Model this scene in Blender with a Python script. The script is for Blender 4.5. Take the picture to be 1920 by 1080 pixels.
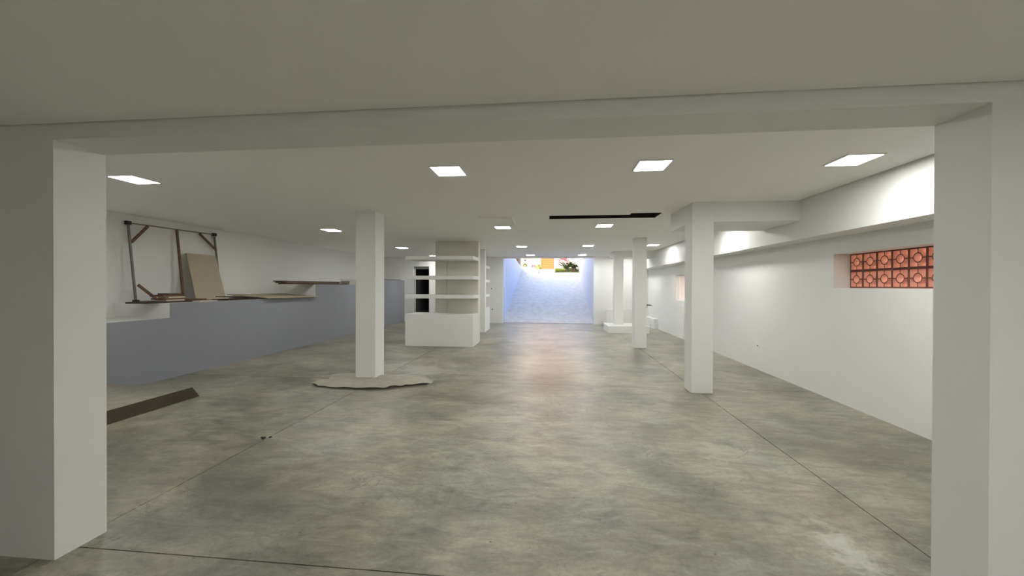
import bpy, bmesh, math, random
from mathutils import Vector, Matrix

for o in list(bpy.data.objects):
    bpy.data.objects.remove(o, do_unlink=True)
scene = bpy.context.scene
COL = scene.collection

# ------------------------------------------------------------------ camera
F_PX = 740.0
YAW = math.atan(76.0 / F_PX)
PITCH = -3.8 / F_PX
ROLL = 0.003
fw = Vector((-math.sin(YAW) * math.cos(PITCH), math.cos(YAW) * math.cos(PITCH), math.sin(PITCH)))
rt = fw.cross(Vector((0, 0, 1))).normalized()
up = rt.cross(fw)
r2 = rt * math.cos(ROLL) + up * math.sin(ROLL)
u2 = up * math.cos(ROLL) - rt * math.sin(ROLL)
cd = bpy.data.cameras.new('camera')
cam = bpy.data.objects.new('camera', cd)
COL.objects.link(cam)
cd.sensor_fit = 'HORIZONTAL'
cd.sensor_width = 36.0
cd.lens = 36.0 * F_PX / 1920.0
cd.clip_start = 0.05
cd.clip_end = 300
M = Matrix((r2, u2, -fw)).transposed().to_4x4()
M.translation = Vector((0, 0, 1.5))
cam.matrix_world = M
scene.camera = cam

# ------------------------------------------------------------------ world, sun, exposure
world = bpy.data.worlds.new('sky')
scene.world = world
world.use_nodes = True
wn = world.node_tree.nodes
wl = world.node_tree.links
wn.clear()
sky = wn.new('ShaderNodeTexSky')
sky.sky_type = 'NISHITA'
sky.sun_disc = False
sky.sun_elevation = math.radians(32)
sky.sun_rotation = math.radians(212)
sky.air_density = 1.0
sky.dust_density = 3.0
sky.ozone_density = 1.0
bg = wn.new('ShaderNodeBackground')
bg.inputs['Strength'].default_value = 0.72
wo = wn.new('ShaderNodeOutputWorld')
wl.new(sky.outputs['Color'], bg.inputs['Color'])
wl.new(bg.outputs['Background'], wo.inputs['Surface'])

SUN_DIR = Vector((0.45, 0.72, -0.53)).normalized()
sd = bpy.data.lights.new('sun', 'SUN')
sd.energy = 4.8
sd.color = (1.0, 0.93, 0.80)
sd.angle = math.radians(0.6)
so = bpy.data.objects.new('sun', sd)
COL.objects.link(so)
so.rotation_euler = SUN_DIR.to_track_quat('-Z', 'Y').to_euler()
so.location = (-20, -30, 30)

LED_STRENGTH = 74.0
LED_COLOR = (1.0, 0.99, 0.965)

vs = scene.view_settings
vs.view_transform = 'Standard'
vs.look = 'None'
vs.exposure = 0.20
vs.gamma = 1.0
vs.use_curve_mapping = False
scene.cycles.diffuse_bounces = 6
scene.cycles.max_bounces = 12

# ------------------------------------------------------------------ materials
MATS = {}


def nodes_of(name):
    m = bpy.data.materials.new(name)
    m.use_nodes = True
    nt = m.node_tree
    b = nt.nodes['Principled BSDF']
    MATS[name] = m
    return m, nt, b


def N(nt, kind, **kw):
    n = nt.nodes.new(kind)
    for k, v in kw.items():
        if k.startswith('_'):
            setattr(n, k[1:], v)
        else:
            n.inputs[k].default_value = v
    return n


def mat(name, color, rough=0.6, var=0.06, scale=6.0, bump=0.05, bump_scale=120.0, spec=0.3, metallic=0.0):
    """painted or plain surface: base colour with soft mottling and fine relief"""
    m, nt, b = nodes_of(name)
    tc = N(nt, 'ShaderNodeTexCoord')
    nz = N(nt, 'ShaderNodeTexNoise', Scale=scale, Detail=4.0, Roughness=0.6)
    nt.links.new(tc.outputs['Object'], nz.inputs['Vector'])
    mx = N(nt, 'ShaderNodeMix', _data_type='RGBA')
    c = color
    mx.inputs[6].default_value = (c[0] * (1 - var), c[1] * (1 - var), c[2] * (1 - var), 1)
    mx.inputs[7].default_value = (min(1, c[0] * (1 + var)), min(1, c[1] * (1 + var)), min(1, c[2] * (1 + var)), 1)
    nt.links.new(nz.outputs['Fac'], mx.inputs[0])
    nt.links.new(mx.outputs[2], b.inputs['Base Color'])
    if bump > 0:
        n2 = N(nt, 'ShaderNodeTexNoise', Scale=bump_scale, Detail=3.0)
        nt.links.new(tc.outputs['Object'], n2.inputs['Vector'])
        bp = N(nt, 'ShaderNodeBump', Strength=bump, Distance=0.004)
        nt.links.new(n2.outputs['Fac'], bp.inputs['Height'])
        nt.links.new(bp.outputs['Normal'], b.inputs['Normal'])
    b.inputs['Roughness'].default_value = rough
    b.inputs['Specular IOR Level'].default_value = spec
    b.inputs['Metallic'].default_value = metallic
    return m


def wood(name, dark, light, axis_scale=(30, 2, 30), rough=0.65):
    m, nt, b = nodes_of(name)
    tc = N(nt, 'ShaderNodeTexCoord')
    mp = N(nt, 'ShaderNodeMapping')
    mp.inputs['Scale'].default_value = axis_scale
    nt.links.new(tc.outputs['Object'], mp.inputs['Vector'])
    nz = N(nt, 'ShaderNodeTexNoise', Scale=1.0, Detail=6.0, Roughness=0.65, Distortion=0.4)
    nt.links.new(mp.outputs['Vector'], nz.inputs['Vector'])
    cr = N(nt, 'ShaderNodeValToRGB')
    cr.color_ramp.elements[0].position = 0.3
    cr.color_ramp.elements[0].color = (*dark, 1)
    cr.color_ramp.elements[1].position = 0.7
    cr.color_ramp.elements[1].color = (*light, 1)
    nt.links.new(nz.outputs['Fac'], cr.inputs['Fac'])
    nt.links.new(cr.outputs['Color'], b.inputs['Base Color'])
    b.inputs['Roughness'].default_value = rough
    return m


def concrete_floor(name):
    m, nt, b = nodes_of(name)
    L = nt.links.new
    tc = N(nt, 'ShaderNodeTexCoord')
    co = tc.outputs['Object']

    def noise(scale, detail, rough, dist=0.0, loc=(0, 0, 0), sc=(1, 1, 1), rot=0.0):
        mp = N(nt, 'ShaderNodeMapping')
        mp.inputs['Location'].default_value = loc
        mp.inputs['Scale'].default_value = sc
        mp.inputs['Rotation'].default_value = (0, 0, rot)
        L(co, mp.inputs['Vector'])
        n = N(nt, 'ShaderNodeTexNoise', Scale=scale, Detail=detail, Roughness=rough, Distortion=dist)
        L(mp.outputs['Vector'], n.inputs['Vector'])
        return n.outputs['Fac']

    def ramp(fac, stops):
        r = N(nt, 'ShaderNodeValToRGB')
        e = r.color_ramp.elements
        e[0].position, e[0].color = stops[0][0], (*stops[0][1], 1)
        e[1].position, e[1].color = stops[-1][0], (*stops[-1][1], 1)
        for p, c in stops[1:-1]:
            k = e.new(p)
            k.color = (*c, 1)
        L(fac, r.inputs['Fac'])
        return r.outputs['Color']

    def mul(x, y):
        k = N(nt, 'ShaderNodeMix', _data_type='RGBA', _blend_type='MULTIPLY')
        k.inputs[0].default_value = 1.0
        L(x, k.inputs[6])
        L(y, k.inputs[7])
        return k.outputs[2]

    def rng(fac, a0, a1, t0=0.0, t1=1.0):
        k = N(nt, 'ShaderNodeMapRange')
        k.inputs['From Min'].default_value = a0
        k.inputs['From Max'].default_value = a1
        k.inputs['To Min'].default_value = t0
        k.inputs['To Max'].default_value = t1
        L(fac, k.inputs['Value'])
        return k.outputs['Result']

    def over(base, fac, col):
        k = N(nt, 'ShaderNodeMix', _data_type='RGBA')
        L(fac, k.inputs[0])
        L(base, k.inputs[6])
        k.inputs[7].default_value = (*col, 1)
        return k.outputs[2]

    blot = noise(0.9, 12.0, 0.62, 0.5)
    c = ramp(blot, [(0.32, (0.165, 0.157, 0.128)), (0.5, (0.282, 0.268, 0.222)), (0.68, (0.385, 0.368, 0.310))])
    wash = noise(1.3, 6.0, 0.6, 0.4, (7.3, 2.1, 0))
    c = mul(c, ramp(wash, [(0.36, (0.95, 0.985, 0.985)), (0.66, (1.04, 1.0, 0.94))]))
    mids = noise(2.6, 12.0, 0.68, 0.8, (3.0, 9.0, 0), (1.0, 1.5, 1), 0.35)
    c = mul(c, ramp(mids, [(0.32, (0.58, 0.58, 0.57)), (0.50, (0.98, 0.98, 0.98)), (0.68, (1.2, 1.2, 1.18))]))
    streak = noise(3.0, 12.0, 0.75, 0.9, (1.0, 4.0, 0), (1.0, 3.2, 1), 0.2)
    c = mul(c, ramp(streak, [(0.34, (0.70, 0.70, 0.69)), (0.64, (1.18, 1.18, 1.17))]))
    grain = noise(38.0, 4.0, 0.7)
    c = mul(c, ramp(grain, [(0.30, (0.86, 0.86, 0.86)), (0.70, (1.12, 1.12, 1.12))]))
    # dark old stains
    stain = noise(0.8, 9.0, 0.66, 0.8, (11.0, 5.5, 0))
    c = over(c, rng(stain, 0.55, 0.70, 0, 0.6), (0.115, 0.108, 0.088))
    # pale scuffs and thin scratches
    scuff = noise(4.2, 14.0, 0.8, 1.6, (2.0, 0.4, 0))
    c = over(c, rng(scuff, 0.62, 0.74, 0, 0.55), (0.50, 0.48, 0.42))
    # hairline cracks and dark specks
    for sc_, lo_, wd, st_ in ((0.75, (5.0, 1.0, 0), 0.006, 0.55), (1.7, (0.0, 8.0, 0), 0.007, 0.40), (3.6, (4.0, 3.0, 0), 0.010, 0.30)):
        ab = N(nt, 'ShaderNodeMath', _operation='SUBTRACT')
        L(noise(sc_, 6.0, 0.6, 0.5, lo_), ab.inputs[0])
        ab.inputs[1].default_value = 0.5
        aa = N(nt, 'ShaderNodeMath', _operation='ABSOLUTE')
        L(ab.outputs[0], aa.inputs[0])
        ln_ = rng(aa.outputs[0], 0.0, wd, st_, 0.0)
        mk = N(nt, 'ShaderNodeMath', _operation='MULTIPLY')
        L(ln_, mk.inputs[0])
        L(rng(noise(1.1, 3.0, 0.5, 0.0, (lo_[1] + 2.0, lo_[0], 0)), 0.48, 0.62), mk.inputs[1])
        c = over(c, mk.outputs[0], (0.075, 0.07, 0.058))
    vo = N(nt, 'ShaderNodeTexVoronoi', Scale=5.5)
    L(co, vo.inputs['Vector'])
    c = over(c, rng(vo.outputs['Distance'], 0.03, 0.07, 0.7, 0.0), (0.09, 0.085, 0.07))
    # white spilt plaster beside the pier
    mv = N(nt, 'ShaderNodeMapping')
    mv.inputs['Location'].default_value = (-1.68 * 6.0, -2.42 * 2.6, 0)
    mv.inputs['Scale'].default_value = (6.0, 2.6, 1)
    L(co, mv.inputs['Vector'])
    ln = N(nt, 'ShaderNodeVectorMath', _operation='LENGTH')
    L(mv.outputs['Vector'], ln.inputs[0])
    lm = N(nt, 'ShaderNodeMath', _operation='MULTIPLY')
    lm.inputs[1].default_value = 0.34
    L(ln.outputs['Value'], lm.inputs[0])
    sm = N(nt, 'ShaderNodeMath', _operation='SUBTRACT')
    L(noise(9.0, 10.0, 0.72, 0.6), sm.inputs[0])
    L(lm.outputs[0], sm.inputs[1])
    c = over(c, rng(sm.outputs[0], 0.24, 0.44, 0, 0.6), (0.60, 0.61, 0.55))
    L(c, b.inputs['Base Color'])
    L(rng(mids, 0.3, 0.7, 0.29, 0.45), b.inputs['Roughness'])
    b.inputs['Specular IOR Level'].default_value = 0.6
    bp = N(nt, 'ShaderNodeBump', Strength=0.5, Distance=0.010)
    L(noise(7.0, 12.0, 0.7, 0.4, (0, 0, 0), (1.0, 2.0, 1), 0.2), bp.inputs['Height'])
    L(bp.outputs['Normal'], b.inputs['Normal'])
    return m


WHITE = mat('white_paint', (0.785, 0.79, 0.77), rough=0.55, var=0.02, scale=1.5, bump=0.10, bump_scale=60)
CEIL = mat('ceiling_paint', (0.91, 0.90, 0.88), rough=0.7, var=0.02, scale=1.0, bump=0.06, bump_scale=60)
GREY = mat('grey_paint', (0.275, 0.285, 0.315), rough=0.55, var=0.05, scale=2.0, bump=0.12, bump_scale=50)
CONC = concrete_floor('troweled_concrete')
JOINT = mat('joint_dark', (0.05, 0.047, 0.04), rough=0.9)
RAW = mat('raw_concrete', (0.40, 0.382, 0.325), rough=0.85, var=0.25, scale=9, bump=0.6, bump_scale=30)
LIPSHADE = mat('lip_shade_concrete', (0.15, 0.142, 0.115), rough=0.9, var=0.3, scale=12)  # darker copy for the patch: shade under its front lip put into colour
RISER = mat('dark_riser', (0.088, 0.076, 0.054), rough=0.8, var=0.2, scale=7)
SLOTDARK = mat('slot_dark', (0.030, 0.022, 0.018), rough=0.9, var=0.3, scale=9)  # near-black tone stands in for the shade inside the ceiling slot
BLACK = mat('black_plastic', (0.02, 0.02, 0.02), rough=0.5)
STEEL = mat('dull_steel', (0.20, 0.185, 0.17), rough=0.45, var=0.25, metallic=0.6, scale=20)
LEDRIM = mat('led_rim', (0.85, 0.85, 0.83), rough=0.5)
BROWN = wood('brown_timber', (0.075, 0.038, 0.02), (0.21, 0.12, 0.065))
DARKB = wood('dark_timber', (0.022, 0.014, 0.010), (0.06, 0.035, 0.024))
PALE = wood('pale_timber', (0.52, 0.46, 0.36), (0.72, 0.66, 0.56))
MDF = mat('fibreboard', (0.44, 0.385, 0.285), rough=0.7, var=0.07, scale=25)
TERRA = mat('terracotta', (0.70, 0.43, 0.36), rough=0.8, var=0.15, scale=30)
TERRASHADE = mat('terracotta_shaded', (0.13, 0.05, 0.035), rough=0.85, var=0.25, scale=30)  # dark copy of the terracotta: shade on the block faces put into colour
RAMPM = mat('ramp_concrete', (0.55, 0.525, 0.505), rough=0.8, var=0.30, scale=5.0, bump=0.5, bump_scale=14)
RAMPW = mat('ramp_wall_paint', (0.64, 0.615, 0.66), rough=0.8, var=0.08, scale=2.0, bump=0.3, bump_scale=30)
RAMPB = mat('blue_ramp_wall', (0.50, 0.585, 0.76), rough=0.8, var=0.08, scale=2.0, bump=0.3, bump_scale=30)  # bluer tone for the left ramp wall
CREAM = mat('cream_wall', (0.80, 0.70, 0.42), rough=0.8)
HOUSEW = mat('house_white', (0.82, 0.82, 0.78), rough=0.8)
ORANGE = mat('orange_paint', (0.66, 0.115, 0.03), rough=0.5)
ROOFT = mat('clay_tile', (0.90, 0.52, 0.32), rough=0.7, var=0.2, scale=8)
SALMON = mat('salmon_wall', (0.84, 0.60, 0.43), rough=0.85)
ASPH = mat('street_paving', (0.42, 0.41, 0.39), rough=0.9, var=0.15)
SOIL = mat('soil', (0.14, 0.10, 0.06), rough=0.95, var=0.3, scale=12)
CYCAD = mat('cycad_green', (0.115, 0.15, 0.04), rough=0.5, var=0.25)
YGREEN = mat('yellow_green_leaf', (0.36, 0.38, 0.05), rough=0.5, var=0.25)
GRASSM = mat('grass_green', (0.22, 0.30, 0.06), rough=0.6, var=0.3)
REDLEAF = mat('red_leaf', (0.42, 0.07, 0.06), rough=0.5, var=0.25)
PINKLEAF = mat('pink_petal', (0.55, 0.10, 0.16), rough=0.6, var=0.2)
BARK = mat('bark', (0.12, 0.075, 0.05), rough=0.95, var=0.35, scale=30)
BEIGE = mat('beige_surface', (0.75, 0.73, 0.66), rough=0.6, var=0.03, scale=2)  # warmer and slightly darker than the white parts
DIM = mat('store_dark', (0.10, 0.10, 0.095), rough=0.9)  # darkened so the unlit store room's shade sits in the colour


def emission(name, color, strength):
    m = bpy.data.materials.new(name)
    m.use_nodes = True
    nt = m.node_tree
    nt.nodes.clear()
    em = nt.nodes.new('ShaderNodeEmission')
    em.inputs['Color'].default_value = (*color, 1)
    em.inputs['Strength'].default_value = strength
    out = nt.nodes.new('ShaderNodeOutputMaterial')
    nt.links.new(em.outputs['Emission'], out.inputs['Surface'])
    return m


LED = emission('led_diffuser', LED_COLOR, LED_STRENGTH)


# ------------------------------------------------------------------ builders
def tag(o, label=None, category=None, group=None, kind=None):
    if label:
        o['label'] = label
    if category:
        o['category'] = category
    if group:
        o['group'] = group
    if kind:
        o['kind'] = kind
    return o


def link(name, me, parent=None):
    o = bpy.data.objects.new(name, me)
    COL.objects.link(o)
    if parent is not None:
        o.parent = parent
        o.matrix_parent_inverse = parent.matrix_world.inverted() if False else Matrix.Translation(-Vector(parent.location))
    return o


def empty(name, loc):
    o = bpy.data.objects.new(name, None)
    o.empty_display_size = 0.2
    o.location = loc
    COL.objects.link(o)
    return o


def mesh(name, verts, faces, mats, mi=None, smooth=False):
    me = bpy.data.meshes.new(name)
    me.from_pydata([tuple(v) for v in verts], [], faces)
    if not isinstance(mats, (list, tuple)):
        mats = [mats]
    for m in mats:
        me.materials.append(m)
    if mi is not None:
        for p, i in zip(me.polygons, mi):
            p.material_index = i
    bm = bmesh.new()
    bm.from_mesh(me)
    bmesh.ops.recalc_face_normals(bm, faces=bm.faces)
    bm.to_mesh(me)
    bm.free()
    if smooth:
        for p in me.polygons:
            p.use_smooth = True
    return me


def obj(name, verts, faces, mats, parent=None, mi=None, smooth=False):
    return link(name, mesh(name, verts, faces, mats, mi, smooth), parent)


BOXF = [(0, 3, 2, 1), (4, 5, 6, 7), (0, 1, 5, 4), (1, 2, 6, 5), (2, 3, 7, 6), (3, 0, 4, 7)]


def boxv(x0, x1, y0, y1, z0, z1):
    return [(x0, y0, z0), (x1, y0, z0), (x1, y1, z0), (x0, y1, z0), (x0, y0, z1), (x1, y0, z1), (x1, y1, z1), (x0, y1, z1)]


def bevel_mesh(me, w, seg=1):
    bm = bmesh.new()
    bm.from_mesh(me)
    bmesh.ops.bevel(bm, geom=list(bm.edges), offset=w, segments=seg, affect='EDGES', profile=0.5)
    bm.to_mesh(me)
    bm.free()


def box(name, x0, x1, y0, y1, z0, z1, m, parent=None, bevel=0.0):
    me = mesh(name, boxv(x0, x1, y0, y1, z0, z1), BOXF, m)
    if bevel:
        bevel_mesh(me, bevel)
    return link(name, me, parent)


def grid_solid(name, xs, ys, zs, solid, m, parent=None):
    """one closed mesh of grid cells; solid(i,j,k) says which cells are filled"""
    nx, ny, nz = len(xs) - 1, len(ys) - 1, len(zs) - 1
    ok = lambda i, j, k: 0 <= i < nx and 0 <= j < ny and 0 <= k < nz and solid(i, j, k)
    vid, verts, faces = {}, [], []

    def v(i, j, k):
        if (i, j, k) not in vid:
            vid[(i, j, k)] = len(verts)
            verts.append((xs[i], ys[j], zs[k]))
        return vid[(i, j, k)]
    for i in range(nx):
        for j in range(ny):
            for k in range(nz):
                if not ok(i, j, k):
                    continue
                if not ok(i - 1, j, k):
                    faces.append((v(i, j, k), v(i, j, k + 1), v(i, j + 1, k + 1), v(i, j + 1, k)))
                if not ok(i + 1, j, k):
                    faces.append((v(i + 1, j, k), v(i + 1, j + 1, k), v(i + 1, j + 1, k + 1), v(i + 1, j, k + 1)))
                if not ok(i, j - 1, k):
                    faces.append((v(i, j, k), v(i + 1, j, k), v(i + 1, j, k + 1), v(i, j, k + 1)))
                if not ok(i, j + 1, k):
                    faces.append((v(i, j + 1, k), v(i, j + 1, k + 1), v(i + 1, j + 1, k + 1), v(i + 1, j + 1, k)))
                if not ok(i, j, k - 1):
                    faces.append((v(i, j, k), v(i, j + 1, k), v(i + 1, j + 1, k), v(i + 1, j, k)))
                if not ok(i, j, k + 1):
                    faces.append((v(i, j, k + 1), v(i + 1, j, k + 1), v(i + 1, j + 1, k + 1), v(i, j + 1, k + 1)))
    return obj(name, verts, faces, m, parent)


def prism(name, pts, axis, a0, a1, mats, parent=None, pick=None):
    """polygon extruded along an axis; axis 0: pts are (y,z); axis 1: (x,z); axis 2: (x,y)"""
    def P(p, a):
        return (a, p[0], p[1]) if axis == 0 else ((p[0], a, p[1]) if axis == 1 else (p[0], p[1], a))
    n = len(pts)
    verts = [P(p, a0) for p in pts] + [P(p, a1) for p in pts]
    faces = [tuple(range(n)), tuple(range(2 * n - 1, n - 1, -1))]
    faces += [(i, (i + 1) % n, n + (i + 1) % n, n + i) for i in range(n)]
    mi = None if pick is None else [pick(i) for i in range(len(faces))]
    return obj(name, verts, faces, mats, parent, mi)


def bar(name, a, b, w, d, m, parent=None, side=Vector((1, 0, 0))):
    """rectangular bar from a to b, d deep along side and w wide across it"""
    a, b = Vector(a), Vector(b)
    t = (b - a).normalized()
    s = (side - t * side.dot(t)).normalized()
    q = t.cross(s)
    vs_ = []
    for c in (a, b):
        for i, j in ((-1, -1), (1, -1), (1, 1), (-1, 1)):
            vs_.append(c + s * d / 2 * i + q * w / 2 * j)
    return obj(name, vs_, BOXF, m, parent)


def tube(name, a, b, r, m, parent=None, n=10):
    a, b = Vector(a), Vector(b)
    t = (b - a).normalized()
    s = t.orthogonal().normalized()
    q = t.cross(s)
    vs_ = [c + s * r * math.cos(2 * math.pi * i / n) + q * r * math.sin(2 * math.pi * i / n) for c in (a, b) for i in range(n)]
    fs = [tuple(range(n)), tuple(range(2 * n - 1, n - 1, -1))] + [(i, (i + 1) % n, n + (i + 1) % n, n + i) for i in range(n)]
    return obj(name, vs_, fs, m, parent)


def copy_tree(o, loc, label=None, parent=None):
    c = o.copy()
    COL.objects.link(c)
    if parent is None:
        c.location = loc
    else:
        c.parent = parent
    if label:
        c['label'] = label
    for ch in o.children:
        copy_tree(ch, None, None, c)
    return c


S = 'structure'

# ------------------------------------------------------------------ key levels
ZC = 2.68      # main ceiling
ZF = 2.367     # ceiling of the near space
XL = -7.10     # left wall
XG = -6.12     # face of the grey ledge wall
XR = 3.70      # right wall
XB = 3.36      # face of the long beam on the right
YE = 15.85     # end wall
ZT = 2.95      # underside of the roof slab
FY0, FY1 = 1.874, 2.128   # near wall with the wide opening
OX0, OX1 = -2.69, 1.85
OZ = 2.285

# ------------------------------------------------------------------ floor
fl = box('floor', -7.4, 4.0, -3.1, 16.0, -0.25, -0.02, JOINT)
tag(fl, 'troweled grey concrete floor cut by thin straight joints', 'floor', kind=S)
GX = [-7.35, -2.78, 2.09, 3.95]
GY = [-3.05, 1.985, 6.03, 9.95, 13.6, 15.90]
for i in range(3):
    for j in range(5):
        g = 0.004
        box('floor_slab', GX[i] + g, GX[i + 1] - g, GY[j] + g, GY[j + 1] - g, -0.02, 0.0, CONC, fl)

# ------------------------------------------------------------------ walls and ceilings
o = grid_solid('wall_front', [-7.3, OX0, OX1, 3.95], [FY0, FY1], [0, OZ, ZT], lambda i, j, k: not (i == 1 and k == 0), WHITE)
tag(o, 'white wall with piers and a shallow beam framing the wide opening', 'wall', kind=S)
o = box('wall_left', -7.3, XL, FY1, YE, 0, ZT, WHITE)
tag(o, 'white upper wall behind the ledge with leaning frame and boards', 'wall', kind=S)

W1 = (3.915, 5.635, 1.485, 1.93)      # window 1: y0 y1 z0 z1
W2 = (11.25, 12.36, 1.09, 1.85)
o = grid_solid('wall_right', [XR, 4.0], [FY1, W1[0], W1[1], W2[0], W2[1], YE], [0, W2[2], W1[2], W2[3], W1[3], ZT],
               lambda i, j, k: not ((j == 1 and k in (2, 3)) or (j == 3 and k in (1, 2))), WHITE)
tag(o, 'long plain white side wall with the breeze block opening', 'wall', kind=S)

# end wall with doorway and ramp opening
DX0, DX1, DZ = -5.785, -5.036, 2.33
EX0, EX1, EZ = -2.0, 1.62, 2.612
o = grid_solid('wall_end', [-7.3, DX0, DX1, EX0, EX1, 4.0], [YE, 16.0], [0, DZ, EZ, ZT],
               lambda i, j, k: not ((i == 1 and k == 0) or (i == 3 and k in (0, 1))), WHITE)
tag(o, 'white end wall pierced by the dark doorway and the ramp opening', 'wall', kind=S)

# ledge wall, stepped: grey face, white tops and ends
LY = [FY1, 5.745, 9.66, 12.6, YE]
LZ = [0.972, 1.205, 1.527, 1.72]
pts = [(LY[0], 0)]
pts_top = []
for i in range(4):
    pts_top += [(LY[i], LZ[i]), (LY[i + 1], LZ[i])]
poly = [(LY[0], 0), (LY[4], 0)] + list(reversed(pts_top))
n = len(poly)
o = prism('wall_ledge', poly, 0, XL, XG, [WHITE, GREY], pick=lambda f: 1 if f == 1 else 0)
tag(o, 'grey painted retaining wall stepping up into deep white ledges', 'wall', kind=S)

# ceilings
SLOT = (-0.06, 1.26, 1.745, 6.53, 6.67, 7.00)
o = grid_solid('ceiling', [XL, SLOT[0], SLOT[1], SLOT[2], XB - 0.014], [FY1, SLOT[3], SLOT[4], SLOT[5], YE], [ZC, ZC + 0.05],
               lambda i, j, k: not ((i == 1 and j == 2) or (i == 2 and j in (1, 2))), CEIL)
tag(o, 'flat white plasterboard ceiling with square light panels', 'ceiling', kind=S)
CE = o
# added lining, its colour carries the darkness of the open slot
lz0, lz1 = ZC + 0.05, ZC + 0.24
lt = 0.012
grid_solid('slot_shade_lining', [SLOT[0], SLOT[0] + lt, SLOT[1], SLOT[1] + lt, SLOT[2] - lt, SLOT[2]],
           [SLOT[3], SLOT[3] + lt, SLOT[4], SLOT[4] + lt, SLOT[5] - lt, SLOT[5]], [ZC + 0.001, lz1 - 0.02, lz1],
           lambda i, j, k: (j >= 2 or i >= 2) and (k == 1 or not ((j == 3 and 1 <= i <= 3) or (1 <= j <= 3 and i == 3))), SLOTDARK, CE)
o = box('ceiling_front', -4.2, 3.95, -3.0, FY0 - 0.011, ZF, ZF + 0.05, CEIL)
tag(o, 'low plain ceiling of the near space, before the beam', 'ceiling', kind=S)
o = box('wall_near_left', -4.4, -4.2, -3.0, FY0, 0, ZT, WHITE)
tag(o, 'white side wall of the near space', 'wall', kind=S)
o = box('wall_near_right', 3.75, 3.95, -3.0, FY0, 0, ZT, WHITE)
tag(o, 'white opposite side wall of the near space', 'wall', kind=S)
o = box('wall_back', -4.4, 3.95, -3.2, -3.0, 0, ZT, WHITE)
tag(o, 'white back wall closing the near space', 'wall', kind=S)
o = box('roof_slab', -7.4, 4.05, -3.2, 16.0, ZT, ZT + 0.2, HOUSEW)
tag(o, 'flat concrete roof over the hall', 'roof', kind=S)
o = box('wall_upper_shade', -7.4, 0.5, -3.2, 16.0, ZT + 0.2, 9.0, HOUSEW)  # unseen block added above to keep the sun off the ramp
tag(o, 'unseen upper block of the building, added to shade the ramp', 'building', kind=S)

# long beam on the right wall and cross beams
o = box('beam_long', XB, XR, FY1, YE, 2.153, ZT, WHITE)
tag(o, 'long white beam running along the top of the side wall', 'beam', kind=S)
o = box('beam_cross', 1.945, XB, 5.77, 6.78, 2.405, ZC, WHITE)
tag(o, 'short white cross beam over the pillar with the open ceiling slot', 'beam', kind=S)
o = box('beam_cross', 2.03, XB, 13.42, 14.35, 2.47, ZC, WHITE)
tag(o, 'far white cross beam over the pillar standing on a plinth', 'beam', kind=S)


# pillars
def pillar(x0, x1, y0, y1, z0, label, m=WHITE):
    o = box('pillar', x0, x1, y0, y1, z0, ZC, m, bevel=0.006)
    tag(o, label, 'pillar', 'square white pillars', S)
    return o


pillar(-3.115, -2.785, 5.985, 6.315, 0.0, 'square white pillar rising from a rough patch of concrete')
pillar(1.942, 2.235, 5.765, 6.07, 0.0, 'tall white pillar carrying the cross beam, large in view')
pillar(1.978, 2.265, 9.82, 10.10, 0.0, 'slim white pillar midway down the hall, without a beam')
pillar(2.055, 2.345, 13.43, 13.78, 0.232, 'far white pillar standing on a low plinth')
pillar(-3.105, -2.787, 10.24, 10.57, 0.0, 'beige pillar built in behind the shelves', BEIGE)

o = box('plinth', 1.77, 3.05, 12.83, 13.95, 0.0, 0.232, WHITE, bevel=0.006)
tag(o, 'low white plinth under the far pillar', 'plinth')

# end wall relief right of the ramp
o = box('trim_1', EX1 + 0.02, 1.88, 15.78, YE, 0, EZ, WHITE)
tag(o, 'narrow white pilaster beside the ramp opening', 'pilaster', kind=S)
o = box('trim_2', 2.09, XR, 15.70, YE, 0, 0.595, WHITE)
tag(o, 'waist-high white projection along the foot of the end wall', 'trim', kind=S)
o = box('trim_3', EX0 - 0.25, XB, 15.80, YE, EZ, ZC, CEIL)
tag(o, 'shallow header over the ramp opening', 'trim', kind=S)

# dark room behind the doorway
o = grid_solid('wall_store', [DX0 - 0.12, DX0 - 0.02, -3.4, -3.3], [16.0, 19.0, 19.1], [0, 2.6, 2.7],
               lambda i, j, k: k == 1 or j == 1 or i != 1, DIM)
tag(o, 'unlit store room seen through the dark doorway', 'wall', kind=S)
dr = box('door_1', DX0, DX0 + 0.03, YE - 0.01, 16.0, 0, DZ, WHITE)
tag(dr, 'doorway with a thin white jamb beside the shelves', 'doorway', kind=S)
box('jamb', DX0 + 0.045, DX0 + 0.075, 16.0, 16.06, 0, DZ, LEDRIM, dr)
box('jamb', DX1 - 0.03, DX1, YE - 0.01, 16.0, 0, DZ, WHITE, dr)
box('lintel', DX0 + 0.03, DX1 - 0.03, YE - 0.01, 16.0, DZ - 0.03, DZ, WHITE, dr)


# ------------------------------------------------------------------ ceiling light panels
def make_led():
    e = empty('led_panel', (0, 0, 0))
    hx, hy, r, t = 0.155, 0.168, 0.012, 0.014
    grid_solid('frame', [-hx, -hx + r, hx - r, hx], [-hy, -hy + r, hy - r, hy], [-t, 0], lambda i, j, k: not (i == 1 and j == 1), LEDRIM, e)
    box('diffuser', -hx + r, hx - r, -hy + r, hy - r, -t + 0.003, -0.001, LED, e)
    tag(e, 'x', 'light panel', 'square ceiling light panels')
    return e


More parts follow.
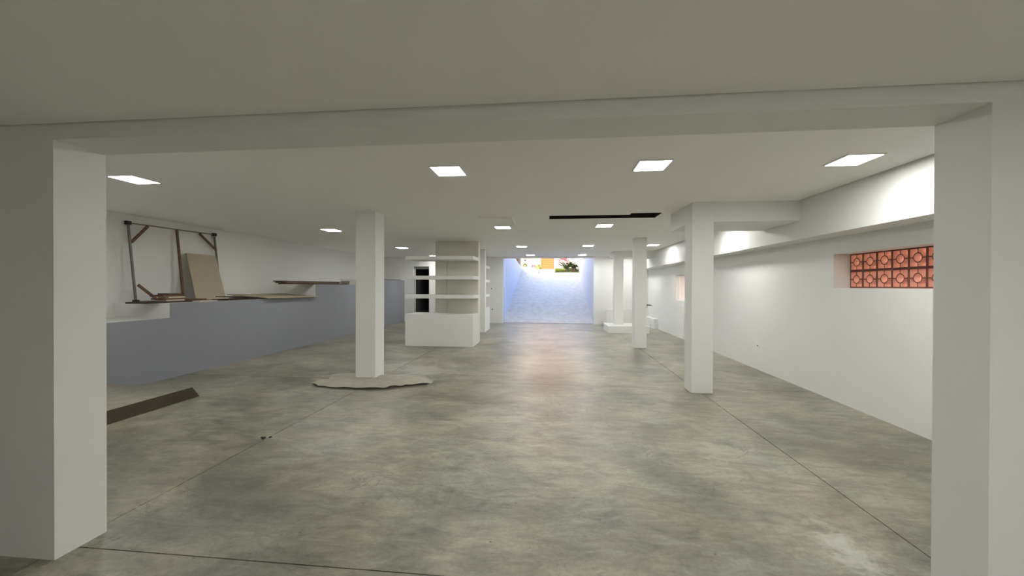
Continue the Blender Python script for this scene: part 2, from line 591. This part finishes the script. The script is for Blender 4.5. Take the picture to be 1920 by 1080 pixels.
LX = [-4.64, -1.03, 0.97, 2.77]
leds = [
    (-4.635, 3.95, 'square light panel half hidden by the near pier, close to the leaning frame'),
    (-1.06, 3.95, 'square light panel of the near row, left of the middle'),
    (0.955, 3.95, 'square light panel of the near row, before the ceiling slot'),
    (2.755, 3.95, 'square light panel beside the long beam, above the breeze blocks'),
    (-4.665, 7.93, 'light panel just left of the pillar on the rough concrete patch'),
    (-0.995, 7.86, 'light panel next to the ceiling hatch'),
    (0.99, 7.78, 'light panel just beyond the open ceiling slot'),
    (2.80, 7.76, 'light panel hidden behind the tall pillar with the cross beam'),
    (-4.63, 11.78, 'light panel between the grey ledge and the shelves'),
    (-0.92, 11.72, 'light panel of the third row, nearer the shelves'),
    (1.02, 11.60, 'light panel of the third row, nearer the slim pillar'),
    (2.83, 11.56, 'light panel between the slim pillar and the long beam'),
    (-0.835, 14.97, 'farthest light panel over the ramp mouth, on the shelf side'),
    (1.10, 14.95, 'farthest light panel over the ramp mouth, on the plinth side'),
    (-4.63, 15.12, 'light panel before the dark doorway, mostly hidden by the top shelf'),
    (2.83, 14.95, 'light panel hidden behind the far cross beam, above the low bench'),
    (0.97, 0.02, 'light panel in the low near ceiling, towards the breeze block side'),
    (2.77, -1.95, 'light panel in the low near ceiling, in the corner by its side wall'),
    (0.97, -1.95, 'light panel in the low near ceiling, by its back wall'),
]
led0 = make_led()
for i, (x, y, lab) in enumerate(leds):
    if i == 0:
        led0.location = (x, y, ZC if y > FY1 else ZF)
        led0['label'] = lab
    else:
        copy_tree(led0, (x, y, ZC if y > FY1 else ZF), lab)

# ceiling hatch, one edge hanging a little low
o = obj('ceiling_hatch', [(-1.28, 6.70, ZC - 0.004), (-0.685, 6.70, ZC - 0.045), (-0.685, 7.43, ZC - 0.045), (-1.28, 7.43, ZC - 0.004),
                          (-1.28, 6.70, ZC), (-0.685, 6.70, ZC), (-0.685, 7.43, ZC), (-1.28, 7.43, ZC)], BOXF, CEIL)
tag(o, 'square white access hatch in the ceiling, one edge hanging low', 'hatch')


# ------------------------------------------------------------------ built-in shelves
def shelf_unit(x0, x1, y0, y1, bx0, ztops, label):
    e = empty('shelf_unit', ((x0 + x1) / 2, (y0 + y1) / 2, 0))
    tag(e, label, 'shelves', 'built-in white shelves')
    b = box('base', x0, x1, y0, y1, 0, 0.79, WHITE, e, bevel=0.004)
    for zt in ztops:
        box('shelf', x0, x1, y0, y1, zt - 0.088, zt, WHITE, e, bevel=0.003)
    return e


su = shelf_unit(-3.648, -1.932, 9.495, 10.235, -3.1, (2.235, 1.747, 1.272), 'white shelf unit with solid base and three thick shelves, facing the hall')
box('back_panel', -2.783, -1.945, 10.24, 10.50, 0, ZC, BEIGE, su)
su2 = shelf_unit(-3.60, -2.172, 12.78, 13.60, -3.1, (2.173, 1.708, 1.225), 'second white shelf unit mostly hidden behind the first one')
box('back_panel', -3.60, -2.170, 12.60, 12.775, 0, ZC, WHITE, su2)

# ------------------------------------------------------------------ concrete step by the grey wall
o = obj('concrete_step', [(XG, FY1, 0), (-4.735, FY1, 0), (-4.735, 4.86, 0), (XG, 4.86, 0),
                          (XG, FY1, 0.155), (-4.735, FY1, 0.155), (-4.735, 4.755, 0.148), (XG, 4.79, 0.155)], BOXF, [CONC, RISER],
        mi=[0, 0, 0, 1, 0, 0])
tag(o, 'low concrete step with a dark riser beside the near pier', 'step')

# rough concrete patch around the pillar
random.seed(4)
nr, na = 16, 56
vs_, fs_, mi_ = [(-2.80, 5.95, 0.048)], [], []
wob = [random.uniform(-1, 1) for _ in range(na)]
for r in range(1, nr + 1):
    rr = r / nr
    for a in range(na):
        th = 2 * math.pi * a / na
        k = 1.0 + 0.09 * math.sin(3 * th + 1) + 0.06 * math.sin(5 * th + 2) + 0.025 * wob[a]
        q = (abs(math.cos(th)) ** 3 + abs(math.sin(th)) ** 3) ** (-1 / 3)
        front = math.sin(th) < -0.12
        if front and r == nr:
            rr_ = 0.945
        elif front:
            rr_ = rr * nr / (nr - 1)
        else:
            rr_ = rr
        x = -2.80 + 0.86 * q * k * rr_ * math.cos(th)
        y = 5.95 + 0.50 * q * k * rr_ * math.sin(th)
        if front:
            z = 0.0 if r == nr else 0.042 - 0.012 * max(0, (rr_ - .8) / .2) * (1 + wob[a]) + random.uniform(-0.003, 0.003)
        else:
            t = max(0.0, (rr - 0.5) / 0.5)
            z = (0.042 + random.uniform(-0.004, 0.004)) * (1 - t * t * (3 - 2 * t))
        vs_.append((x, y, max(z, 0.0)))
for a in range(na):
    fs_.append((0, 1 + a, 1 + (a + 1) % na))
    mi_.append(0)
for r in range(1, nr):
    for a in range(na):
        p, q = 1 + (r - 1) * na, 1 + r * na
        fs_.append((p + a, q + a, q + (a + 1) % na, p + (a + 1) % na))
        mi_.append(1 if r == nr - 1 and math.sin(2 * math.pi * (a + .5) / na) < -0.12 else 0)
fs_.append(tuple(1 + (nr - 1) * na + a for a in reversed(range(na))))
mi_.append(0)
o = obj('concrete_patch', vs_, fs_, [RAW, LIPSHADE], mi=mi_)
tag(o, 'rough raised patch of concrete around the foot of a pillar', 'concrete')

# small chips on the joint
for k, (x, y, s) in enumerate([(-2.80, 3.58, 0.022), (-2.755, 3.61, 0.016), (-2.835, 3.60, 0.014)]):
    bm = bmesh.new()
    bmesh.ops.create_icosphere(bm, subdivisions=1, radius=s)
    for v in bm.verts:
        v.co *= random.uniform(0.75, 1.2)
        v.co.z *= 0.5
        v.co += Vector((x, y, s * 0.45))
    me = bpy.data.meshes.new('concrete_chip')
    bm.to_mesh(me)
    bm.free()
    me.materials.append(JOINT)
    o = link('concrete_chip', me)
    tag(o, ['largest of the tiny dark chips on the floor joint', 'tiny dark chip on the floor joint, nearer the pillar on the patch', 'tiny dark chip on the floor joint, nearer the concrete step'][k], 'chip', 'chips on the floor joint')

# ------------------------------------------------------------------ things on the ledge
LEDGE = 1.205
fr = empty('timber_braced_frame', (-7.0, 6.75, LEDGE))
tag(fr, 'steel frame with brown timber braces leaning on the white wall', 'frame')
TL, TR = Vector((-7.05, 5.90, 2.535)), Vector((-7.05, 7.59, 2.555))
BL, BR = Vector((-6.97, 5.955, LEDGE + 0.012)), Vector((-6.97, 7.66, LEDGE + 0.012))
bar('post', BL, TL, 0.028, 0.028, STEEL, fr)
bar('post', BR, TR, 0.028, 0.028, STEEL, fr)
bar('top_rail', TL, TR, 0.018, 0.02, STEEL, fr)
bar('bottom_rail', BL, BR, 0.018, 0.02, STEEL, fr)
for c in (TL, TR, BL):
    box('corner_cap', c.x - 0.028, c.x + 0.028, c.y - 0.035, c.y + 0.035, c.z - 0.03 if c is not BL else LEDGE, c.z + 0.03, BLACK, fr)
box('corner_cap', BR.x - 0.028, BR.x + 0.028, BR.y - 0.035, BR.y + 0.035, LEDGE, BR.z + 0.03, BLACK, fr)
bar('brace', (-7.03, 6.21, 2.525), (-7.02, 5.93, 2.215), 0.042, 0.022, BROWN, fr)
bar('brace', (-7.03, 7.22, 2.53), (-7.02, 7.60, 2.235), 0.042, 0.022, BROWN, fr)
bar('brace', (-6.97, 5.99, 1.50), (-6.93, 6.30, LEDGE + 0.02), 0.042, 0.022, BROWN, fr)
bar('middle_post', (-7.03, 6.74, 2.53), (-6.95, 6.80, LEDGE + 0.02), 0.036, 0.03, BROWN, fr)

o = obj('fibreboard_sheet', [(-6.80, 6.90, LEDGE), (-6.782, 6.90, LEDGE), (-6.782, 7.59, LEDGE), (-6.80, 7.59, LEDGE),
                             (-7.028, 6.915, 2.115), (-7.010, 6.915, 2.115), (-7.010, 7.575, 2.115), (-7.028, 7.575, 2.115)], BOXF, MDF)
tag(o, 'beige fibreboard sheet leaning upright against the braced frame', 'board')


def plank(x0, x1, y0, y1, z0, z1, m, label, name='timber_plank', tilt=0.0):
    """tilt lifts the near end (small y) by that height"""
    v = boxv(x0, x1, y0, y1, z0, z1)
    v = [(x, y, z + (tilt if y == y0 else 0)) for x, y, z in v]
    me = mesh(name, v, BOXF, m)
    o = link(name, me)
    tag(o, label, 'plank', 'loose planks on the ledges')
    return o


e0 = 0.0005
z = LEDGE + e0
plank(-6.62, -6.28, 5.50, 6.72, z, z + 0.026, DARKB, 'long dark plank at the bottom of the pile under the frame')
plank(-6.50, -6.30, 5.86, 6.18, z + 0.0265, z + 0.050, PALE, 'pale plank low in the pile under the frame')
plank(-6.56, -6.30, 5.84, 6.20, z + 0.0505, z + 0.078, BROWN, 'brown plank in the middle of the pile under the frame')
plank(-6.50, -6.30, 5.90, 6.20, z + 0.0785, z + 0.100, PALE, 'pale plank high in the pile under the frame')
plank(-6.58, -6.33, 5.84, 6.22, z + 0.1005, z + 0.130, BROWN, 'brown plank near the top of the pile under the frame')
plank(-6.56, -6.36, 5.95, 6.22, z + 0.1305, z + 0.152, DARKB, 'short dark plank topmost on the pile under the frame')
plank(-6.27, -6.125, 6.30, 6.66, z, z + 0.020, PALE, 'pale offcut on the ledge edge below the fibreboard sheet')
plank(-6.55, -6.30, 6.18, 6.62, z + 0.0265, z + 0.052, BROWN, 'brown plank between the pile and the fibreboard sheet')
plank(-6.50, -6.16, 6.94, 7.75, z, z + 0.022, DARKB, 'dark thin plank lying just past the fibreboard sheet')
plank(-6.46, -6.18, 6.98, 7.76, z + 0.0225, z + 0.036, DARKB, 'dark plank tilted up at one end past the fibreboard sheet', tilt=0.045)
o = obj('plywood_sheet', [(-6.95, 7.80, z + 0.085), (-6.02, 7.80, z + 0.0155), (-6.02, 9.62, z + 0.0005), (-6.95, 9.62, z + 0.070),
                          (-6.95, 7.80, z + 0.100), (-6.02, 7.80, z + 0.0300), (-6.02, 9.62, z + 0.0150), (-6.95, 9.62, z + 0.085)], BOXF, MDF)
tag(o, 'flat beige sheet overhanging the edge of the grey ledge', 'sheet')
plank(-6.94, -6.82, 7.85, 9.50, z, z + 0.056, PALE, 'pale batten propping the back of the flat beige sheet')
z = LZ[2] + e0
plank(-6.50, -6.14, 8.78, 11.30, z, z + 0.028, DARKB, 'dark lower plank overhanging the upper ledge')
plank(-6.46, -6.16, 8.62, 10.90, z + 0.0285, z + 0.058, BROWN, 'brown middle plank overhanging the upper ledge')
plank(-6.42, -6.18, 8.50, 11.00, z + 0.0585, z + 0.078, DARKB, 'thin dark top plank overhanging the upper ledge')
o = box('concrete_block', -6.42, -6.14, 11.45, 11.83, z, z + 0.11, RAW, bevel=0.01)
tag(o, 'grey concrete block at the end of the planks on the upper ledge', 'block')
z = LZ[3] + e0
plank(-6.42, -6.13, 13.3, 15.5, z, z + 0.018, DARKB, 'dark plank on the highest ledge, beyond the pillar')

# ------------------------------------------------------------------ outlets, tap, low box
def outlet(kind, loc, axis, label):
    """plate on a wall; axis 'x': facing -x, 'y': facing -y"""
    e = empty('wall_' + kind, loc)
    tag(e, label, kind)
    x, y, z = loc
    if axis == 'x':
        box('plate', x - 0.008, x, y - 0.045, y + 0.045, z - 0.06, z + 0.06, LEDRIM, e, bevel=0.003)
        tube('socket_hole', (x - 0.0095, y, z - 0.005), (x - 0.006, y, z - 0.005), 0.016, BLACK, e)
        tube('screw', (x - 0.0095, y, z + 0.04), (x - 0.006, y, z + 0.04), 0.006, STEEL, e, 8)
        tube('screw', (x - 0.0095, y, z - 0.045), (x - 0.006, y, z - 0.045), 0.006, STEEL, e, 8)
    else:
        box('plate', x - 0.04, x + 0.04, y - 0.008, y, z - 0.06, z + 0.06, LEDRIM, e, bevel=0.003)
        box('rocker', x - 0.018, x + 0.018, y - 0.011, y - 0.006, z - 0.03, z + 0.03, BLACK if kind == 'outlet' else STEEL, e)
    return e


outlet('outlet', (XR, 7.555, 0.44), 'x', 'white wall outlet with a dark hole, low on the side wall')
outlet('outlet', (-2.43, YE, 0.55), 'y', 'small dark wall outlet beside the ramp opening, low down')
outlet('switch', (-2.455, YE, 1.39), 'y', 'small wall switch beside the ramp opening, at hand height')

e = empty('low_bench', (3.62, 15.0, 0))
tag(e, 'low white box bench at the far end of the side wall', 'bench')
box('body', 3.55, XR, 14.32, 15.68, 0, 0.35, WHITE, e, bevel=0.005)
tube('cap_plug', (3.547, 14.75, 0.10), (3.555, 14.75, 0.10), 0.03, STEEL, e)
tube('cap_plug', (3.60, 14.7, 0.349), (3.60, 14.7, 0.356), 0.035, LEDRIM, e)

e = empty('wall_tap', (XR, 15.1, 0.79))
tag(e, 'dark tap on a short pipe sticking out above the low bench', 'tap')
tube('pipe', (XR, 15.2, 0.79), (XR - 0.20, 15.2, 0.79), 0.012, STEEL, e)
tube('spout', (XR - 0.19, 15.2, 0.80), (XR - 0.19, 15.2, 0.72), 0.014, STEEL, e)
box('handle', XR - 0.24, XR - 0.06, 15.185, 15.215, 0.803, 0.82, BLACK, e)

# ------------------------------------------------------------------ breeze block window
w1 = box('window_1', 3.905, 3.995, W1[0], W1[1], W1[2], W1[2] + 0.004, TERRASHADE)
tag(w1, 'long low opening filled with terracotta breeze blocks', 'window', kind=S)


def block_mesh(w, h, d):
    """square terracotta block: outer frame, centre ring and four webs, pierced through along x"""
    bm = bmesh.new()

    def addbox(y0, y1, z0, z1):
        vv = [bm.verts.new(p) for p in boxv(0, d, y0, y1, z0, z1)]
        for f in BOXF:
            bm.faces.new([vv[i] for i in f])
    t = 0.013
    # frame as one ring
    o4 = [(-w / 2, -h / 2), (w / 2, -h / 2), (w / 2, h / 2), (-w / 2, h / 2)]
    i4 = [(-w / 2 + t, -h / 2 + t), (w / 2 - t, -h / 2 + t), (w / 2 - t, h / 2 - t), (-w / 2 + t, h / 2 - t)]
    A = [[bm.verts.new((x, y, z)) for y, z in q] for q in (o4, i4) for x in (0, d)]
    of, ob, jf, jb = A
    for k in range(4):
        l = (k + 1) % 4
        bm.faces.new((of[k], of[l], jf[l], jf[k]))
        bm.faces.new((ob[k], jb[k], jb[l], ob[l]))
        bm.faces.new((of[k], ob[k], ob[l], of[l]))
        bm.faces.new((jf[k], jf[l], jb[l], jb[k]))
    nseg = 20
    ro, ri = 0.056, 0.046
    R = []
    for x in (0, d):
        for r in (ro, ri):
            R.append([bm.verts.new((x, r * math.cos(2 * math.pi * k / nseg), r * math.sin(2 * math.pi * k / nseg))) for k in range(nseg)])
    a, b_, c, e_ = R
    for k in range(nseg):
        l = (k + 1) % nseg
        bm.faces.new((a[k], a[l], b_[l], b_[k]))
        bm.faces.new((c[k], e_[k], e_[l], c[l]))
        bm.faces.new((a[k], c[k], c[l], a[l]))
        bm.faces.new((b_[k], b_[l], e_[l], e_[k]))
    s = 0.005
    addbox(-s, s, ro - 0.002, h / 2 - t + 0.002)
    addbox(-s, s, -h / 2 + t - 0.002, -ro + 0.002)
    addbox(ro - 0.002, w / 2 - t + 0.002, -s, s)
    addbox(-w / 2 + t - 0.002, -ro + 0.002, -s, s)
    bmesh.ops.recalc_face_normals(bm, faces=bm.faces)
    me = bpy.data.meshes.new('breeze_block')
    bm.to_mesh(me)
    bm.free()
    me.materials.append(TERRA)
    me.materials.append(TERRASHADE)
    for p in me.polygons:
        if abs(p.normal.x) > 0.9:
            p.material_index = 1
    return me


BW = (W1[1] - W1[0]) / 8
BH = (W1[3] - W1[2] - 0.004) / 2
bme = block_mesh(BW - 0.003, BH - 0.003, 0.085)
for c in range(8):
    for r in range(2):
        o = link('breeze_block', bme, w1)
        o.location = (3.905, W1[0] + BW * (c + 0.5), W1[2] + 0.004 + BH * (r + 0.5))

w2 = empty('window_2', (XR, (W2[0] + W2[1]) / 2, W2[2]))
tag(w2, 'small bright window far down the side wall', 'window', kind=S)
grid_solid('window_frame', [XR + 0.10, XR + 0.14], [W2[0], W2[0] + 0.04, W2[1] - 0.04, W2[1]], [W2[2], W2[2] + 0.04, W2[3] - 0.04, W2[3]],
           lambda i, j, k: not (j == 1 and k == 1), LEDRIM, w2)

# ------------------------------------------------------------------ ramp
RX0, RX1, RS = -1.98, 1.62, 0.27
YT = 25.7
zr = lambda y: RS * (y - 16.06)
o = prism('ramp_road', [(16.06, -0.25), (YT, zr(YT) - 0.3), (YT, zr(YT)), (16.06, 0.0)], 0, RX0, RX1, RAMPM)
tag(o, 'grey concrete driveway ramp climbing to the street', 'ramp', kind=S)
RAMP = o
e = empty('drain_grate', (-0.18, 15.98, 0))
tag(e, 'narrow drain grate across the foot of the ramp', 'grate')
box('channel', RX0, RX1, 15.905, 16.055, -0.12, -0.03, JOINT, e)
vs_, fs_ = [], []
nb = 90
for i in range(nb):
    x = RX0 + (i + 0.5) * (RX1 - RX0) / nb
    b0 = len(vs_)
    vs_ += boxv(x - 0.010, x + 0.010, 15.91, 16.05, -0.03, 0.004)
    fs_ += [tuple(b0 + k for k in f) for f in BOXF]
o = obj('grate_bars', vs_, fs_, STEEL, e)
o['kind'] = 'stuff'

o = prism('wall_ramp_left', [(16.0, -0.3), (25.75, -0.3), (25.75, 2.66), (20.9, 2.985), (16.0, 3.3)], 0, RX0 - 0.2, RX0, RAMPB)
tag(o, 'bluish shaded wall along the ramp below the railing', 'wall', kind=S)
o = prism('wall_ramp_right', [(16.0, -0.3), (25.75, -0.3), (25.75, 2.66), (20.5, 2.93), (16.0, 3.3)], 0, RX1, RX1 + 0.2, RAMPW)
tag(o, 'pale shaded wall along the ramp beside the cycads', 'wall', kind=S)

# ------------------------------------------------------------------ outdoors
ZS = zr(YT)
o = box('ground_street', -18, 18, YT, 33.2, ZS - 0.4, ZS - 0.005, ASPH)
tag(o, 'sunlit paving at street level beyond the ramp', 'street', kind=S)
o = box('ground_yard_left', -18, RX0 - 0.2, 16.0, YT, ZS - 0.4, ZS - 0.06, ASPH)
tag(o, 'yard beside the ramp behind the railing', 'yard', kind=S)
o = box('ground_yard_right', RX1 + 0.2, 4.6, 16.0, YT, ZS - 0.4, ZS - 0.06, ASPH)
tag(o, 'yard strip beside the ramp behind the cycads', 'yard', kind=S)
o = box('ground_passage', 4.0, 6.2, -3, 28.0, 0.7, 0.95, ASPH)
tag(o, 'narrow outdoor passage beyond the side windows', 'passage', kind=S)
o = box('wall_neighbour', 6.2, 6.4, -3, 28.0, 0.7, 5.6, SALMON)
tag(o, 'salmon boundary wall outside the side windows', 'wall', kind=S)

# house across the street, unseen ends widened to block horizon light
hs = empty('house', (0, 33, ZS))
tag(hs, 'sunlit cream and white house across the street', 'house')
box('cream_wall', -17, -0.97, 33, 33.3, ZS - 0.01, 5.6, CREAM, hs)
box('white_wall', 0.13, 17, 33, 33.3, ZS - 0.01, 5.6, HOUSEW, hs)
box('lintel_wall', -0.97, 0.13, 33, 33.3, 5.0, 5.6, ORANGE, hs)
box('downpipe', 1.54, 1.70, 32.9, 33.0, ZS - 0.01, 5.6, STEEL, hs)
prism('roof', [(32.4, 5.55), (38, 8.6), (38, 8.8), (32.3, 5.7)], 0, -17.4, 17.4, ROOFT, hs)
box('wall_lamp', -2.36, -2.22, 32.88, 33.0, 3.58, 3.72, BLACK, hs)
gt = box('gate', -0.97, 0.13, 33.10, 33.16, ZS - 0.01, 5.0, ORANGE, hs)
for k in range(14):
    zz = ZS + 0.02 + k * 0.17
    box('slat', -0.95, 0.11, 33.07, 33.10, zz, zz + 0.15, ORANGE, gt)
box('post', 0.03, 0.13, 33.0, 33.10, ZS - 0.01, 5.0, BROWN, hs)

# railing on the ramp wall
rl = empty('railing', (-2.08, 23.5, 2.8))
tag(rl, 'dark railing on top of the bluish ramp wall', 'railing')
zt_l = lambda y: 2.985 - (y - 20.9) * (2.985 - 2.66) / 4.85
for k in range(9):
    y = 21.2 + k * 0.55
    bar('post', (-2.08, y, zt_l(y)), (-2.08, y, zt_l(y) + 0.95), 0.05, 0.05, BLACK if k % 2 == 0 else BROWN, rl)
bar('handrail', (-2.08, 21.15, zt_l(21.15) + 0.97), (-2.08, 25.65, zt_l(25.65) + 0.97), 0.05, 0.05, BLACK, rl)
o = tube('thin_pole', (1.72, 22.2, 2.80), (1.72, 22.2, 4.2), 0.02, STEEL)
tag(o, 'thin metal pole on the ramp wall beside the bigger cycad', 'pole')

# planted bed at the head of the ramp
BY0, BY1, BX0, BX1 = 24.45, 25.68, 0.14, 1.60
bd = obj('flower_bed', [(BX0, BY0, zr(BY0)), (BX1, BY0, zr(BY0)), (BX1, BY1, zr(BY1)), (BX0, BY1, zr(BY1)),
                        (BX0, BY0, zr(BY0) + 0.05), (BX1, BY0, zr(BY0) + 0.05), (BX1, BY1, zr(BY1) + 0.05), (BX0, BY1, zr(BY1) + 0.05)], BOXF, SOIL)
tag(bd, 'grassy planted bed at the head of the ramp', 'bed')
bar('kerb', (BX0 - 0.03, BY0 - 0.03, zr(BY0) + 0.03), (BX1, BY0 - 0.03, zr(BY0) + 0.03), 0.07, 0.06, HOUSEW, bd, Vector((0, 1, 0)))
random.seed(11)
vs_, fs_ = [], []
for k in range(1500):
    x, y = random.uniform(BX0 + .02, BX1 - .02), random.uniform(BY0 + .02, BY1 - .02)
    zz = zr(y) + 0.048
    a = random.uniform(0, 6.28)
    h = random.uniform(0.04, 0.11)
    dx, dy = 0.010 * math.cos(a), 0.010 * math.sin(a)
    lx, ly = random.uniform(-.03, .03), random.uniform(-.03, .03)
    b0 = len(vs_)
    vs_ += [(x - dx, y - dy, zz), (x + dx, y + dy, zz), (x + lx, y + ly, zz + h)]
    fs_.append((b0, b0 + 1, b0 + 2))
me = bpy.data.meshes.new('grass')
me.from_pydata(vs_, [], fs_)
me.materials.append(GRASSM)
o = link('grass', me, bd)
o['kind'] = 'stuff'


def frond(c, az, L, lift, droop, m, parent, name='frond', leaf=0.13):
    """one feather leaf: arched midrib with paired leaflets"""
    vs_, fs_ = [], []
    nseg = 18
    d = Vector((math.cos(az), math.sin(az), 0))
    s = Vector((-d.y, d.x, 0))
    P = []
    for k in range(nseg + 1):
        t = k / nseg
        P.append(c + d * (L * t * math.cos(lift * (1 - .3 * t))) + Vector((0, 0, L * (t * math.sin(lift) - droop * t * t))))
    for k in range(nseg):
        b0 = len(vs_)
        w = 0.016 * (1 - k / nseg) + 0.006
        vs_ += [P[k] - s * w, P[k] + s * w, P[k + 1] + s * w * .9, P[k + 1] - s * w * .9]
        fs_.append((b0, b0 + 1, b0 + 2, b0 + 3))
        if k > 0:
            ll = leaf * math.sin(math.pi * (0.15 + 0.8 * k / nseg)) + 0.02
            for sg in (-1, 1):
                b0 = len(vs_)
                tip = P[k] + s * sg * ll * .8 + d * ll * .6 + Vector((0, 0, .55 * ll))
                vs_ += [P[k] - d * 0.026, P[k] + d * 0.026, tip]
                fs_.append((b0, b0 + 1, b0 + 2))
    me = bpy.data.meshes.new(name)
    me.from_pydata([tuple(v) for v in vs_], [], fs_)
    me.materials.append(m)
    return link(name, me, parent)


def cycad(x, y, th, tr, L, nf, label, seed):
    random.seed(seed)
    z0 = zr(y) + 0.04
    e = empty('cycad', (x, y, z0))
    tag(e, label, 'cycad', 'cycads at the head of the ramp')
    vs_, fs_ = [], []
    rings, na = 6, 10
    for k in range(rings + 1):
        t = k / rings
        for a in range(na):
            r = tr * (1.15 - .25 * t) * (1 + .14 * ((a + k) % 2))
            vs_.append((x + r * math.cos(6.2832 * a / na), y + r * math.sin(6.2832 * a / na), z0 + th * t))
    for k in range(rings):
        for a in range(na):
            fs_.append((k * na + a, k * na + (a + 1) % na, (k + 1) * na + (a + 1) % na, (k + 1) * na + a))
    fs_.append(tuple(range(rings * na, rings * na + na)))
    obj('trunk', vs_, fs_, BARK, e)
    for k in range(nf):
        az = 2 * math.pi * k / nf + random.uniform(-.15, .15)
        frond(Vector((x, y, z0 + th - .02)), az, L * random.uniform(.85, 1.1) * (0.45 if math.cos(az) > 0.2 and x > 1.2 else 1.0), random.uniform(.35, 1.35), random.uniform(.10, .35), CYCAD, e)
    return e


cycad(0.88, 24.62, 0.20, 0.085, 0.72, 18, 'smaller cycad with few spreading fronds on the grassy bed', 3)
cycad(1.33, 24.72, 0.26, 0.12, 0.56, 34, 'bigger bushy cycad with a thick trunk against the ramp wall', 5)


def leafy(name, x, y, z0, h, r, nl, m, label, cat, seed, leaf=0.07, stem_m=None):
    random.seed(seed)
    e = empty(name, (x, y, z0))
    tag(e, label, cat)
    tube('stem', (x, y, z0), (x, y, z0 + h * .6), 0.012, stem_m or BARK, e, 6)
    vs_, fs_ = [], []
    for k in range(nl):
        a, b_ = random.uniform(0, 6.28), random.uniform(-.6, 1.4)
        q = random.uniform(.3, 1) ** .5
        c = Vector((x + r * q * math.cos(a) * math.cos(b_), y + r * q * math.sin(a) * math.cos(b_), z0 + h * .62 + h * .42 * q * math.sin(b_)))
        d = Vector((random.uniform(-1, 1), random.uniform(-1, 1), random.uniform(-.2, 1))).normalized()
        s = d.orthogonal().normalized()
        b0 = len(vs_)
        vs_ += [c, c + d * leaf * .5 + s * leaf * .28, c + d * leaf, c + d * leaf * .5 - s * leaf * .28]
        fs_.append((b0, b0 + 1, b0 + 2, b0 + 3))
    me = bpy.data.meshes.new('foliage')
    me.from_pydata([tuple(v) for v in vs_], [], fs_)
    me.materials.append(m)
    f = link('foliage', me, e)
    f['kind'] = 'stuff'
    return e


leafy('yellow_shrub', -0.86, 24.60, zr(24.60), 0.50, 0.17, 260, YGREEN, 'upright yellow green shrub beside the driveway head', 'shrub', 21)
leafy('low_shrub', 0.32, 24.62, zr(24.62) + .04, 0.20, 0.20, 200, YGREEN, 'low bright green shrub at the corner of the grassy bed', 'shrub', 22)
leafy('red_leaved_shrub', 0.70, 25.9, ZS - .01, 0.72, 0.48, 420, REDLEAF, 'red leaved shrub behind the smaller cycad', 'shrub', 23, leaf=.09)
leafy('pink_flower_plant', -1.22, 26.0, ZS - .01, 0.26, 0.22, 160, PINKLEAF, 'small pink flowering plant near the cream house wall', 'plant', 24)
leafy('dark_shrub', -1.80, 25.95, ZS - .01, 0.36, 0.20, 240, CYCAD, 'dark shrub at the top end of the railing', 'shrub', 25)
